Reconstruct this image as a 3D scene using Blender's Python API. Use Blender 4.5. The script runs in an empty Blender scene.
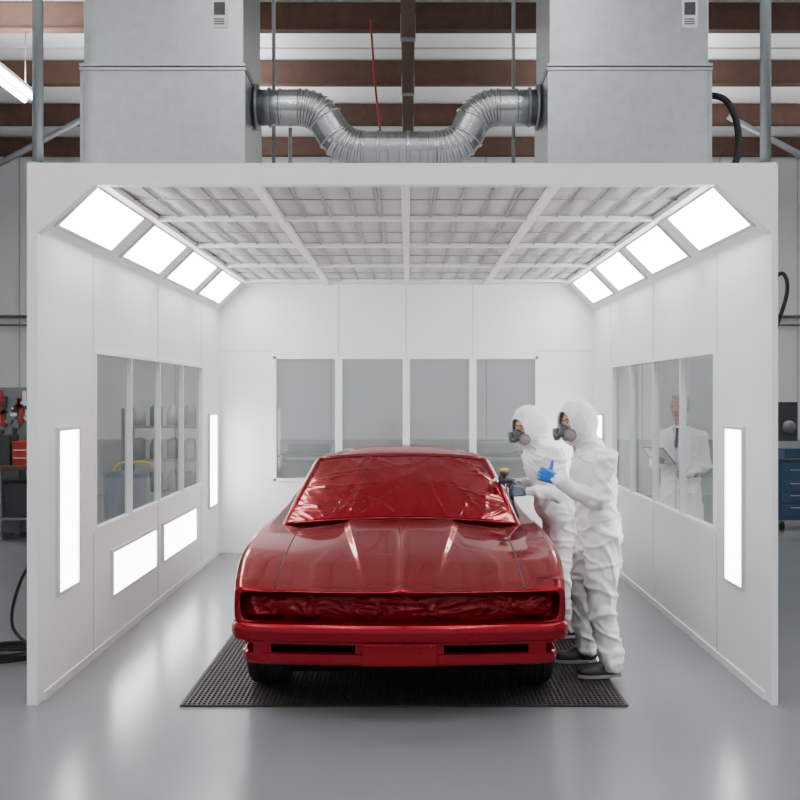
import bpy, bmesh, math, random
from mathutils import Vector, Matrix, noise
from mathutils.bvhtree import BVHTree
R = random.Random(3)
SC = bpy.context.scene
V = Vector
pi = math.pi

# ------------------------------------------------------------------ materials
def mat(name, col, rough=0.5, metal=0.0, coat=0.0, nscale=6.0, namt=0.06, bump=0.0, bscale=40.0, emis=0.0, spec=0.5, coatr=0.05, stint=None):
    m = bpy.data.materials.new(name); m.use_nodes = True
    nt = m.node_tree; b = nt.nodes["Principled BSDF"]
    tc = nt.nodes.new("ShaderNodeTexCoord")
    nz = nt.nodes.new("ShaderNodeTexNoise"); nz.inputs["Scale"].default_value = nscale; nz.inputs["Detail"].default_value = 5
    nt.links.new(tc.outputs["Object"], nz.inputs["Vector"])
    mx = nt.nodes.new("ShaderNodeMix"); mx.data_type = 'RGBA'
    c = V(col[:3])
    mx.inputs[6].default_value = (*[max(0, x*(1-namt)) for x in c], 1)
    mx.inputs[7].default_value = (*[min(1, x*(1+namt)) for x in c], 1)
    nt.links.new(nz.outputs["Fac"], mx.inputs[0])
    nt.links.new(mx.outputs[2], b.inputs["Base Color"])
    b.inputs["Roughness"].default_value = rough
    b.inputs["Metallic"].default_value = metal
    b.inputs["Coat Weight"].default_value = coat
    b.inputs["Coat Roughness"].default_value = coatr
    b.inputs["Specular IOR Level"].default_value = spec
    if stint: b.inputs["Specular Tint"].default_value = (*stint, 1)
    if emis > 0:
        b.inputs["Emission Color"].default_value = (*col[:3], 1)
        b.inputs["Emission Strength"].default_value = emis
    if bump > 0:
        n2 = nt.nodes.new("ShaderNodeTexNoise"); n2.inputs["Scale"].default_value = bscale; n2.inputs["Detail"].default_value = 4
        nt.links.new(tc.outputs["Object"], n2.inputs["Vector"])
        bp = nt.nodes.new("ShaderNodeBump"); bp.inputs["Strength"].default_value = bump; bp.inputs["Distance"].default_value = 0.01
        nt.links.new(n2.outputs["Fac"], bp.inputs["Height"]); nt.links.new(bp.outputs[0], b.inputs["Normal"])
    return m

def glass_mat(name, tint, gl=0.03, haze=0.03, k=.30, hc=(.5, .55, .54)):
    m = bpy.data.materials.new(name); m.use_nodes = True
    nt = m.node_tree; nt.nodes.clear()
    out = nt.nodes.new("ShaderNodeOutputMaterial")
    tr = nt.nodes.new("ShaderNodeBsdfTransparent"); tr.inputs[0].default_value = (*tint, 1)
    g = nt.nodes.new("ShaderNodeBsdfGlossy"); g.inputs["Roughness"].default_value = 0.04; g.inputs[0].default_value = (.85, .9, .88, 1)
    d = nt.nodes.new("ShaderNodeBsdfDiffuse"); d.inputs[0].default_value = (*hc, 1)
    lw = nt.nodes.new("ShaderNodeLayerWeight"); lw.inputs[0].default_value = .12
    ad = nt.nodes.new("ShaderNodeMath"); ad.operation = 'MULTIPLY_ADD'; ad.inputs[1].default_value = k; ad.inputs[2].default_value = gl
    m1 = nt.nodes.new("ShaderNodeMixShader"); m2 = nt.nodes.new("ShaderNodeMixShader")
    m1.inputs[0].default_value = haze
    nt.links.new(tr.outputs[0], m1.inputs[1]); nt.links.new(d.outputs[0], m1.inputs[2])
    nt.links.new(lw.outputs[0], ad.inputs[0]); nt.links.new(ad.outputs[0], m2.inputs[0])
    nt.links.new(m1.outputs[0], m2.inputs[1]); nt.links.new(g.outputs[0], m2.inputs[2])
    nt.links.new(m2.outputs[0], out.inputs[0])
    return m

M = {}
M['boothwhite'] = mat('booth_white', (.86, .865, .87), .35, nscale=2, namt=.02)
M['boothtrim'] = mat('booth_trim', (.86, .86, .86), .35, namt=.02)
M['seam'] = mat('seam_grey', (.45, .46, .47), .6)
M['filter'] = mat('filter_fabric', (.63, .645, .65), .95, nscale=30, namt=.08, bump=.3, bscale=200)
M['wire'] = mat('filter_wire', (.33, .33, .34), .5, .3)
M['lampframe'] = mat('lamp_frame', (.66, .67, .68), .4, .2)
M['lamp'] = mat('lamp_diffuser', (1, 1, 1), .5, emis=18.0, namt=0)
M['lamplow'] = mat('lamp_diffuser_low', (1, 1, 1), .5, emis=12.0, namt=0)
M['tube'] = mat('fluorescent_tube', (1, 1, 1), .5, emis=34.0, namt=0)
M['glass'] = glass_mat('window_glass', (.93, .96, .95), haze=.015, gl=.01, k=.16)
M['glassL'] = glass_mat('window_glass_pale_haze', (.84, .88, .865), haze=.17)  # diffuse haze stands in for pale reflections on the left panes
M['glassB'] = glass_mat('window_glass_bright_haze', (.84, .88, .87), haze=.27, gl=.05, hc=(.50, .54, .54))  # frosted look: grey haze mixed in to brighten the back panes
M['galv'] = mat('galvanized', (.36, .385, .395), .34, .85, nscale=14, namt=.18)
M['galvduct'] = mat('galvanized_duct', (.42, .44, .44), .24, .95, nscale=20, namt=.14)
M['galvdark'] = mat('galvanized_edge', (.22, .24, .25), .45, .8)
M['wood'] = mat('timber', (.085, .042, .027), .75, nscale=9, namt=.35)
M['roof'] = mat('roof_panel', (.80, .81, .81), .8, nscale=1.2, namt=.04)
M['hallwall'] = mat('hall_wall', (.72, .73, .73), .8, nscale=1.5, namt=.05)
M['hallwall2'] = mat('hall_wall_lower', (.34, .36, .37), .7, nscale=1.5, namt=.08)
M['black'] = mat('black_rubber', (.012, .012, .013), .7)
M['under'] = mat('underbody_black', (.006, .006, .006), .95, spec=.1)
M['dark'] = mat('dark_plastic', (.035, .037, .04), .45)
M['grey'] = mat('grey_metal', (.22, .23, .24), .4, .5)
M['grate'] = mat('grate_steel', (.042, .038, .037), .6, .2, nscale=20, namt=.4, spec=.3)
M['gratebase'] = mat('grate_pit', (.012, .011, .011), .9, spec=.1)
M['red'] = mat('car_paint', (.27, .0012, .010), .20, .72, .5, nscale=3, namt=.02, coatr=.015, spec=.3, stint=(.5, .02, .05))
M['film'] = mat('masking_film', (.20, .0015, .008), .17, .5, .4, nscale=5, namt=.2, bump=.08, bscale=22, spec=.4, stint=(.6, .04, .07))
M['filmdark'] = mat('masking_film_recess_shade', (.13, .001, .005), .2, .4, .3, nscale=5, namt=.2, bump=.10, bscale=22, spec=.35, stint=(.5, .03, .05))  # same film, colour darkened to put the grille recess's shade in
M['tyre'] = mat('tyre_rubber', (.014, .014, .014), .8, bump=.3, bscale=120, spec=.3)
M['chrome'] = mat('chrome', (.7, .7, .7), .15, 1)
M['tyvek'] = mat('coverall_white', (.84, .85, .86), .6, nscale=8, namt=.02, bump=.25, bscale=12)
M['coat'] = mat('lab_coat', (.88, .88, .89), .7, nscale=8, namt=.03)
M['skin'] = mat('skin', (.55, .30, .22), .5, nscale=20, namt=.08)
M['lip'] = mat('lips', (.40, .16, .13), .5)
M['eyew'] = mat('eye_white', (.75, .73, .70), .2)
M['eyed'] = mat('iris', (.03, .025, .02), .15)
M['hair'] = mat('grey_hair', (.40, .40, .40), .8, nscale=60, namt=.3, bump=.6, bscale=150)
M['brow'] = mat('brow_hair', (.10, .07, .05), .9)
M['blue'] = mat('nitrile_blue', (.005, .15, .60), .4)
M['greyblue'] = mat('nitrile_grey', (.10, .13, .17), .45)
M['mask'] = mat('respirator_rubber', (.07, .075, .08), .5)
M['cart'] = mat('respirator_cartridge', (.14, .135, .14), .6)
M['pink'] = mat('cartridge_filter', (.27, .22, .23), .8)
M['yellow'] = mat('yellow_plastic', (.65, .42, .02), .4)
M['orange'] = mat('orange_plastic', (.75, .22, .02), .5)
M['navy'] = mat('navy_enamel', (.02, .06, .13), .35)
M['redtool'] = mat('red_enamel', (.38, .02, .015), .4)
M['green'] = mat('green_enamel', (.05, .12, .09), .4)
M['paper'] = mat('paper', (.8, .8, .8), .8)
M['shirt'] = mat('shirt', (.55, .62, .72), .8)
M['tie'] = mat('tie', (.03, .04, .07), .7)
M['trouser'] = mat('trousers', (.06, .065, .08), .8)
M['shoe'] = mat('shoe_black', (.022, .021, .022), .5)
M['sole'] = mat('shoe_sole', (.25, .24, .23), .7)
M['floor'] = mat('painted_concrete', (.185, .195, .203), .24, nscale=.7, namt=.10, bump=.02, bscale=3)

# ------------------------------------------------------------------ mesh builder
def smooth_path(P, n=8):
    P = [V(p) for p in P]; out = []
    for i in range(len(P)-1):
        a, b_, c, d = P[max(i-1, 0)], P[i], P[i+1], P[min(i+2, len(P)-1)]
        for j in range(n):
            t = j/n; out.append(.5*((2*b_)+(c-a)*t+(2*a-5*b_+4*c-d)*t*t+(3*b_-a-3*c+d)*t**3))
    return out+[P[-1]]
class MB:
    def __init__(s): s.v = []; s.f = []; s.m = []; s.s = []; s.mats = []
    def mi(s, k):
        if k not in s.mats: s.mats.append(k)
        return s.mats.index(k)
    def add(s, vs, fs, k, smooth=False):
        o = len(s.v); s.v += [tuple(p) for p in vs]; i = s.mi(k)
        for f in fs: s.f.append([o+j for j in f]); s.m.append(i); s.s.append(smooth)
    def box(s, x0, x1, y0, y1, z0, z1, k):
        vs = [(x, y, z) for x in (x0, x1) for y in (y0, y1) for z in (z0, z1)]
        s.add(vs, [(0, 1, 3, 2), (4, 6, 7, 5), (0, 4, 5, 1), (2, 3, 7, 6), (0, 2, 6, 4), (1, 5, 7, 3)], k)
    def obox(s, c, ax, ay, az, k):
        c = V(c); ax = V(ax); ay = V(ay); az = V(az)
        vs = [c+ax*i+ay*j+az*l for i in (-1, 1) for j in (-1, 1) for l in (-1, 1)]
        s.add(vs, [(0, 1, 3, 2), (4, 6, 7, 5), (0, 4, 5, 1), (2, 3, 7, 6), (0, 2, 6, 4), (1, 5, 7, 3)], k)
    def prism(s, poly, y0, y1, k):
        n = len(poly)
        vs = [(x, y0, z) for x, z in poly]+[(x, y1, z) for x, z in poly]
        s.add(vs, [list(range(n)), list(range(2*n-1, n-1, -1))]+[(i, (i+1) % n, n+(i+1) % n, n+i) for i in range(n)], k)
    def tube(s, pts, r, k, n=10, closed=False, smooth=True):
        pts = [V(p) for p in pts]; N = len(pts)
        rr = r if isinstance(r, (list, tuple)) else [r]*N
        t0 = (pts[1]-pts[0]).normalized()
        up = V((0, 0, 1)) if abs(t0.z) < .9 else V((1, 0, 0))
        u = t0.cross(up).normalized(); vs = []
        for i, p in enumerate(pts):
            if closed: t = (pts[(i+1) % N]-pts[i-1]).normalized()
            else: t = (pts[min(i+1, N-1)]-pts[max(i-1, 0)]).normalized()
            u = (u-t*u.dot(t)).normalized(); w = t.cross(u)
            for j in range(n):
                a = 2*pi*j/n; vs.append(p+(u*math.cos(a)+w*math.sin(a))*rr[i])
        fs = []
        for i in range(N if closed else N-1):
            for j in range(n):
                i2 = (i+1) % N
                fs.append((i*n+j, i*n+(j+1) % n, i2*n+(j+1) % n, i2*n+j))
        if not closed: fs += [list(range(n-1, -1, -1)), [(N-1)*n+j for j in range(n)]]
        s.add(vs, fs, k, smooth)
    def lathe(s, c, axis, prof, k, n=40, smooth=True):
        c = V(c); ax = V(axis).normalized(); u = ax.orthogonal().normalized(); w = ax.cross(u)
        vs = []
        for r, h in prof:
            for j in range(n):
                a = 2*pi*j/n; vs.append(c+ax*h+(u*math.cos(a)+w*math.sin(a))*r)
        fs = [(i*n+j, i*n+(j+1) % n, (i+1)*n+(j+1) % n, (i+1)*n+j) for i in range(len(prof)-1) for j in range(n)]
        s.add(vs, fs, k, smooth)
        for i, (r, h) in ((0, prof[0]), (len(prof)-1, prof[-1])):
            if r > 1e-4: s.add(vs[i*n:(i+1)*n], [list(range(n))], k)
    def grid(s, fn, nu, nv, k, smooth=True):
        vs = [fn(i/nu, j/nv) for i in range(nu+1) for j in range(nv+1)]
        fs = [(i*(nv+1)+j, (i+1)*(nv+1)+j, (i+1)*(nv+1)+j+1, i*(nv+1)+j+1) for i in range(nu) for j in range(nv)]
        s.add(vs, fs, k, smooth)
    def ell(s, c, r, k, rot=None, nu=24, nv=14):
        rot = rot or Matrix.Identity(3); c = V(c); vs = []
        for i in range(nv+1):
            th = pi*i/nv
            for j in range(nu):
                a = 2*pi*j/nu
                vs.append(c+rot @ V((r[0]*math.sin(th)*math.cos(a), r[1]*math.sin(th)*math.sin(a), r[2]*math.cos(th))))
        s.add(vs, [(i*nu+j, i*nu+(j+1) % nu, (i+1)*nu+(j+1) % nu, (i+1)*nu+j) for i in range(nv) for j in range(nu)], k, True)
    def obj(s, name, parent=None, bevel=0, merge=True, solid=0, recalc=True, sharp=0):
        me = bpy.data.meshes.new(name); me.from_pydata(s.v, [], s.f)
        for k in s.mats: me.materials.append(M[k])
        for p, i, q in zip(me.polygons, s.m, s.s): p.material_index = i; p.use_smooth = q
        bm = bmesh.new(); bm.from_mesh(me)
        if merge: bmesh.ops.remove_doubles(bm, verts=bm.verts, dist=1e-5)
        if recalc: bmesh.ops.recalc_face_normals(bm, faces=bm.faces)
        if sharp:
            for e in bm.edges:
                if len(e.link_faces) == 2 and e.calc_face_angle(0) > sharp: e.smooth = False
        bm.to_mesh(me); bm.free()
        o = bpy.data.objects.new(name, me); SC.collection.objects.link(o)
        if parent: o.parent = parent
        if solid:
            md = o.modifiers.new('sol', 'SOLIDIFY'); md.thickness = solid; md.offset = 0
        if bevel:
            md = o.modifiers.new('bev', 'BEVEL'); md.width = bevel; md.segments = 2; md.limit_method = 'ANGLE'
        return o

def empty(name, loc=(0, 0, 0)):
    e = bpy.data.objects.new(name, None); e.location = loc; e.empty_display_size = .2
    SC.collection.objects.link(e); return e

# ------------------------------------------------------------------ hall shell
b = MB(); b.box(-9, 9, -6, 18, -.1, 0, 'floor'); b.obj('floor')
b = MB(); b.box(-9, 9, 18, 18.15, 0, 6.4, 'hallwall')
b.box(-9, 9, 17.97, 18, 0, 1.0, 'hallwall2')
for i in range(13): b.box(-8.4+i*1.4, -8.38+i*1.4, 17.985, 18.0, 1.0, 6.3, 'seam')
b.obj('wall_back_warehouse')
b = MB(); b.box(-9.15, -9, -6, 18.15, 0, 6.4, 'hallwall'); b.obj('wall_left_warehouse')
b = MB(); b.box(9, 9.15, -6, 18.15, 0, 6.4, 'hallwall'); b.obj('wall_right_warehouse')
b = MB(); b.box(-9.15, 9.15, -6, 18.15, 6.32, 6.42, 'roof')
for i in range(20): b.box(-9, 9, -5+i*1.2, -4.98+i*1.2, 6.30, 6.32, 'seam')
b.obj('ceiling_warehouse')
for y in (-4.5, -2.5, -.5, 1.5, 3.5, 5.5, 7.5, 9.5, 11.5, 13.5, 15.5, 17.5):
    b = MB(); b.box(-9, 9, y-.05, y+.05, 6.0, 6.3, 'wood'); b.box(-9, 9, y-.07, y+.07, 5.98, 6.01, 'wood'); b.obj('roof_beam', bevel=.008)
b = MB(); b.box(-.075, .075, -6, 17.9, 5.72, 5.97, 'wood')
for y in range(-5, 18, 2): b.box(-.085, .085, y-.05, y+.05, 5.70, 5.975, 'grey')
b.obj('ridge_girder', bevel=.01)
def fixture(x, y, L=1.5, z=5.25, en=90):
    e = empty('strip_and_fill_light', (x, y, z))
    b = MB(); b.prism([(-.14, 0), (.14, 0), (.08, .08), (-.08, .08)], 0, L, 'boothtrim')
    for dx in (-.07, .07): b.tube([(dx, .04, -.02), (dx, L-.04, -.02)], .022, 'tube', 8)
    for yy in (.2, L-.2): b.tube([(0, yy, .08), (0, yy, 5.975-z)], .006, 'grey', 5)
    b.obj('fitting', e)
    ld = bpy.data.lights.new('added_roof_fill', 'AREA'); ld.shape = 'RECTANGLE'; ld.size = .14; ld.size_y = L-.1; ld.energy = en  # added area light above each fitting, there to brighten the roof
    lo = bpy.data.objects.new('added_roof_fill', ld); SC.collection.objects.link(lo); lo.parent = e; lo.location = (0, L/2, .085); lo.rotation_euler = (pi, 0, 0)
for x, y in [(-4.4, -3.2), (-4.4, 0), (-4.4, 3.2), (-4.4, 6.6), (-4.4, 10.2), (5.0, -3.2), (5.0, 0), (5.0, 3.2), (5.0, 6.6), (7.0, 12.5),
             (-1.4, -3.2), (-1.4, 0), (-1.4, 2.6), (1.4, -3.2), (1.4, 0), (1.4, 2.6), (-2.75, 12.2), (2.85, 12.2), (-2.75, 14.6), (3.2, 14.6)]: fixture(x, y)  # unseen fittings added to light the car front and brighten the hall back
b = MB(); b.tube([(-9, 17.9, 3.2), (9, 17.9, 3.2)], .03, 'grey', 8); b.tube([(-9, 17.9, 3.05), (9, 17.9, 3.05)], .02, 'grey', 8)
b.obj('wall_conduit')
b = MB()
for x0, x1 in ((-8.5, -4.8), (8.5, 4.8)):
    b.tube([(x0, 15, 4.0), (x1, 15, 5.98)], .05, 'grey', 8)
b.obj('roof_brace')
b = MB(); b.tube(smooth_path([(-.42, 11.2, 6.0), (-.36, 11.1, 5.2), (-.3, 11, 4.6), (-.28, 11, 3.6), (-.28, 11, 3.145)]), .013, 'redtool', 8); b.obj('air_hose')

# ------------------------------------------------------------------ booth
XL, XR, YF, YB = -2.15, 2.11, 5.85, 11.40
def sidewall(name, xi, xo, ya, yb, za, zb, seams):
    b = MB(); x0, x1 = min(xi, xo), max(xi, xo)
    b.box(x0, x1, YF+.02, ya, 0, 3.13, 'boothwhite'); b.box(x0, x1, yb, YB+.06, 0, 3.13, 'boothwhite')
    b.box(x0, x1, ya, yb, 0, za, 'boothwhite'); b.box(x0, x1, ya, yb, zb, 3.13, 'boothwhite')
    sg = 1 if xi < 0 else -1
    e = xi+sg*.001
    for y, z0, z1 in seams: b.box(min(xi-.002, e), max(xi+.002, e), y-.004, y+.004, z0, z1, 'seam')
    b.box(min(xi, xi+sg*.012), max(xi, xi+sg*.012), YF+.05, YB, 0, .05, 'boothtrim')
    b.obj(name)
LW = (6.83, 10.40); RW = (6.83, 10.28); ZA, ZB = .86, 2.11
sl = [(6.83, 0, ZA), (8.6, 0, ZA), (10.4, 0, ZA), (6.83, ZB, 2.76), (8.6, ZB, 2.76), (10.4, ZB, 2.76)]
sidewall('wall_left', XL, XL-.055, *LW, ZA, ZB, sl)
sidewall('wall_right', XR, XR+.036, *RW, ZA, ZB, sl)
b = MB()
BX0, BX1, BZ0, BZ1 = -1.53, 1.48, .82, 2.24
b.box(XL, BX0, YB, YB+.06, 0, 3.13, 'boothwhite'); b.box(BX1, XR, YB, YB+.06, 0, 3.13, 'boothwhite')
b.box(BX0, BX1, YB, YB+.06, 0, BZ0, 'boothwhite'); b.box(BX0, BX1, YB, YB+.06, BZ1, 3.13, 'boothwhite')
for x in (-.79, -.02, .74): b.box(x-.004, x+.004, YB-.002, YB, BZ1, 3.1, 'seam'); b.box(x-.004, x+.004, YB-.002, YB, 0, BZ0, 'seam')
b.box(XL, BX0, YB-.002, YB, 2.30, 2.306, 'seam'); b.box(BX1, XR, YB-.002, YB, 2.30, 2.306, 'seam')
b.box(XL, XR, YB-.012, YB, 0, .05, 'boothtrim')
b.obj('wall_back')

def window_side(name, x, sgn, y0, y1, z0, z1, n, gk):
    b = MB(); xo = x-sgn*.034; xi = x+sgn*.018; a, c = min(xo, xi), max(xo, xi); t = .028
    b.box(a, c, y0, y1, z0, z0+t, 'boothtrim'); b.box(a, c, y0, y1, z1-t, z1, 'boothtrim')
    for i in range(n+1):
        y = y0+(y1-y0-t)*i/n; b.box(a, c, y, y+t, z0+t, z1-t, 'boothtrim' if i in (0, n) else 'lampframe')
    xg = x-sgn*.02
    b.add([(xg, y0+t, z0+t), (xg, y1-t, z0+t), (xg, y1-t, z1-t), (xg, y0+t, z1-t)], [(0, 1, 2, 3)], gk)
    b.obj(name)
window_side('window_1', XL, 1, LW[0], LW[1], ZA, ZB, 4, 'glassL')
window_side('window_2', XR, -1, RW[0], RW[1], ZA, ZB, 4, 'glass')
b = MB(); t = .03
ya, yb = YB-.02, YB+.05
b.box(BX0, BX1, ya, yb, BZ0, BZ0+t, 'boothtrim'); b.box(BX0, BX1, ya, yb, BZ1-t, BZ1, 'boothtrim')
b.box(BX0, BX0+t, ya, yb, BZ0, BZ1, 'boothtrim'); b.box(BX1-t, BX1, ya, yb, BZ0, BZ1, 'boothtrim')
for x in (-.79, -.02, .74): b.box(x-.04, x+.04, ya, yb, BZ0+t, BZ1-t, 'boothtrim')
b.add([(BX0+t, YB+.02, BZ0+t), (BX1-t, YB+.02, BZ0+t), (BX1-t, YB+.02, BZ1-t), (BX0+t, YB+.02, BZ1-t)], [(0, 1, 2, 3)], 'glassB')
b.obj('window_3')

b = MB(); y0, y1 = YF-.05, YF+.02
b.box(XL-.06, XL, y0, y1, 0, 3.145, 'boothtrim'); b.box(XR, XR+.036, y0, y1, 0, 3.145, 'boothtrim')
b.box(XL, XR, y0, y1, 3.02, 3.145, 'boothtrim')
b.prism([(XL, 2.74), (XL, 3.02), (-1.82, 3.02)], y0, y1, 'boothtrim')
b.prism([(XR, 2.74), (1.79, 3.02), (XR, 3.02)], y0, y1, 'boothtrim')
b.obj('trim_3')

def panel(b, o, u, v, n, kf, ke, fw=.03, d=.02):
    o = V(o); u = V(u); v = V(v); n = V(n).normalized(); uu = u.normalized(); vv = v.normalized()
    def bar(c, hu, hv): b.obox(c+n*(d/2), uu*hu, vv*hv, n*(d/2), kf)
    bar(o+u/2+vv*fw/2, u.length/2, fw/2); bar(o+u/2+v-vv*fw/2, u.length/2, fw/2)
    bar(o+v/2+uu*fw/2, fw/2, v.length/2-fw); bar(o+v/2+u-uu*fw/2, fw/2, v.length/2-fw)
    b.obox(o+u/2+v/2+n*(d*.3), uu*(u.length/2-fw), vv*(v.length/2-fw), n*(d*.3), ke)
for nm, sx, xw, xc in (('light_soffit_left', 1, XL, -1.82), ('light_soffit_right', -1, XR, 1.79)):  # sloped light soffits between side walls and ceiling
    b = MB()
    b.prism([(xw, 2.78), (xc, 3.10), (xc, 3.13), (xw, 3.13)], YF+.02, YB, 'boothtrim'); b.obj(nm)
    tv = V((xc-xw, 0, .32)); tl = tv.length; tn = V((sx*.32, 0, -abs(xc-xw))).normalized(); tu = tv.normalized()
    for y in (5.97, 7.32, 8.66, 10.0):
        b = MB(); panel(b, V((xw, y, 2.78))+tu*.045, (0, 1.1, 0), tu*(tl-.09), tn, 'lampframe', 'lamp', .025, .015)
        b.obj('ceiling_light_panel')
def wl(x, sg, y0, y1, z0, z1):
    b = MB(); panel(b, (x, y0, z0), (0, y1-y0, 0), (0, 0, z1-z0), (sg, 0, 0), 'lampframe', 'lamplow', .022, .022); b.obj('wall_light_panel')
wl(XL, 1, 6.10, 6.50, .57, 1.60); wl(XL, 1, 10.75, 11.2, .57, 1.60)
wl(XL, 1, 7.22, 8.5, .33, .68); wl(XL, 1, 8.72, 10.1, .33, .68)
wl(XR, -1, 6.25, 6.62, .57, 1.60); wl(XR, -1, 10.75, 11.2, .57, 1.60)

# filter ceiling
b = MB()
cx = [-1.82, -.915, -.015, .885, 1.79]; cy = [YF+.02, 7.2, 8.5, 9.8, 11.1, YB]
for i in range(4):
    for j in range(5):
        xa, xb = cx[i], cx[i+1]; y0, y1 = cy[j], cy[j+1]; nr = 5; L = y1-y0
        def fn(u, v):
            x = xa+(xb-xa)*u; y = y0+(y1-y0)*v
            s = abs(math.sin(pi*u*nr)); q = abs(math.sin(pi*v*max(1, round(L/.65))))
            return (x, y, 3.114-.034*s**.6*(.45+.55*q**.5)+.005*noise.noise(V((x*9, y*9, 1)))+.004*noise.noise(V((x*40, y*6, 3))))
        b.grid(fn, 50, 24 if L > .5 else 6, 'filter')
        for r in range(1, nr):
            x = xa+(xb-xa)*r/nr; b.tube([(x, y0, 3.080), (x, y1, 3.080)], .007, 'wire', 5)
        nt_ = max(1, round(L/.65))
        for r in range(1, nt_): b.tube([(xa, y0+L*r/nt_, 3.076), (xb, y0+L*r/nt_, 3.076)], .004, 'wire', 5)
for x in cx: b.box(x-.028, x+.028, YF+.02, YB, 3.05, 3.085, 'boothtrim')
for y in cy: b.box(cx[0], cx[-1], y-.022, y+.022, 3.052, 3.087, 'boothtrim')
b.obj('ceiling', recalc=False)
b = MB(); b.box(XL-.055, XR+.036, YF+.02, YB+.06, 3.13, 3.144, 'boothwhite'); b.obj('ceiling_deck')

# galvanized air units
def airunit(x0, x1, yf, yb_, lab):
    e = empty('air_handling_unit', ((x0+x1)/2, yf, 3.146)); ox, oy, oz = e.location
    def loc(b): b.v = [(p[0]-ox, p[1]-oy, p[2]-oz) for p in b.v]
    b = MB(); b.box(x0, x1, yf, yb_, 3.19, 3.86, 'galv'); loc(b); b.obj('lower_plenum', e, bevel=.006)
    b = MB(); b.box(x0+.01, x1-.01, yf+.02, yb_-.01, 3.89, 5.2, 'galv'); loc(b); b.obj('upper_plenum', e, bevel=.006)
    b = MB()
    for z in (3.16, 3.845, 3.872): b.box(x0-.008, x1+.008, yf-.008, yb_+.008, z, z+.018, 'galvdark' if z < 3.2 else 'galv')
    for x in (x0-.004, x1-.018): b.box(x, x+.022, yf-.006, yf, 3.19, 3.84, 'galv')
    b.box(x0+.01, x1-.01, yf+.01, yb_-.01, 3.147, 3.17, 'galvdark')
    loc(b); b.obj('flanges', e)
    b = MB(); b.box(lab-.05, lab+.05, yf+.014, yf+.02, 4.12, 4.3, 'paper'); b.box(lab-.035, lab+.035, yf+.011, yf+.015, 4.2, 4.28, 'dark')
    for z in (4.14, 4.155, 4.17): b.box(lab-.035, lab+.03, yf+.011, yf+.015, z, z+.007, 'dark')
    loc(b); b.obj('label', e)
airunit(-2.06, -1.03, 6.3, 7.05, -1.19); airunit(.885, 1.91, 6.3, 7.0, 1.78)
Y = 6.68
def arc(c, r, a0, a1, n=10):
    return [(c[0]+r*math.cos(a0+(a1-a0)*i/n), Y, c[1]+r*math.sin(a0+(a1-a0)*i/n)) for i in range(n+1)]
pts = [(-1.01, Y, 3.72), (-.85, Y, 3.72)]+arc((-.72, 3.51), .21, pi/2, pi*.22, 6)+arc((-.30, 3.68), .24, -pi*.78+.0, -pi/2, 6)
pts += [(-.2, Y, 3.44), (0, Y, 3.44), (.18, Y, 3.44)]+arc((.20, 3.68), .24, -pi/2, -pi*.22, 6)+arc((.60, 3.51), .21, pi*.78, pi/2, 6)+[(.72, Y, 3.72), (.86, Y, 3.72)]
b = MB(); b.tube(pts, .118, 'galvduct', 28)
def ring(i, r=.125, w=.012):
    p = V(pts[i]); t = (V(pts[min(i+1, len(pts)-1)])-V(pts[max(i-1, 0)])).normalized()
    b.tube([p-t*w, p-t*w*.5, p+t*w*.5, p+t*w], [r-.008, r, r, r-.008], 'galvduct', 28)
for i in range(1, len(pts)-1): ring(i)
for x in (-.13, -.06, .01, .08, .13):
    b.tube([(x-.006, Y, 3.44), (x, Y, 3.44), (x+.006, Y, 3.44)], [.118, .124, .118], 'galvduct', 28)
for x in (-1.012, -.93, .80, .853):
    b.tube([(x, Y, 3.72), (x+.015, Y, 3.72)], .15 if (x < -1 or x > .85) else .13, 'galvdark', 28)
b.obj('ventilation_duct')
for x in (-2.195, 2.12):
    b = MB(); b.tube([(x, 5.93, 3.146), (x, 5.93, 6.3)], .032, 'galv', 14); b.tube([(x, 5.93, 3.146), (x, 5.93, 3.17)], .06, 'galv', 14); b.obj('support_pole')
for x, y, z in ((-.98, 7.3, 6.3), (-.86, 7.3, 3.75), (.78, 7.4, 6.3), (2.05, 7.5, 4.0)):
    b = MB(); b.tube([(x, y, 3.146), (x, y, z)], .014, 'grey', 8); b.tube([(x, y, 3.146), (x, y, 3.17)], .03, 'grey', 8); b.obj('hanger_rod')
b = MB(); b.tube(smooth_path([(1.93, 6.6, 3.75), (2.0, 6.55, 3.76), (2.08, 6.5, 3.70), (2.14, 6.5, 3.55), (2.14, 6.5, 3.35), (2.06, 6.5, 3.16)]), .022, 'black', 10)
b.box(1.925, 1.96, 6.5, 6.7, 3.68, 3.82, 'dark'); b.obj('power_cable')

# floor grate
b = MB(); gx0, gx1, gy0, gy1 = -1.315, 1.27, 5.77, 10.3
b.box(gx0, gx1, gy0, gy1, .0005, .003, 'gratebase')
n = 90
for i in range(n+1):
    x = gx0+.004+(gx1-gx0-.008)*i/n; b.box(x-.006, x+.006, gy0, gy1, .003, .012, 'grate')
n = 110
for i in range(n+1):
    y = gy0+.004+(gy1-gy0-.008)*i/n; b.box(gx0, gx1, y-.007, y+.007, .003, .0105, 'grate')
for x in (gx0, gx1-.02, (gx0+gx1)/2): b.box(x, x+.02, gy0, gy1, .002, .0125, 'grate')
b.obj('floor_grate')

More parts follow.
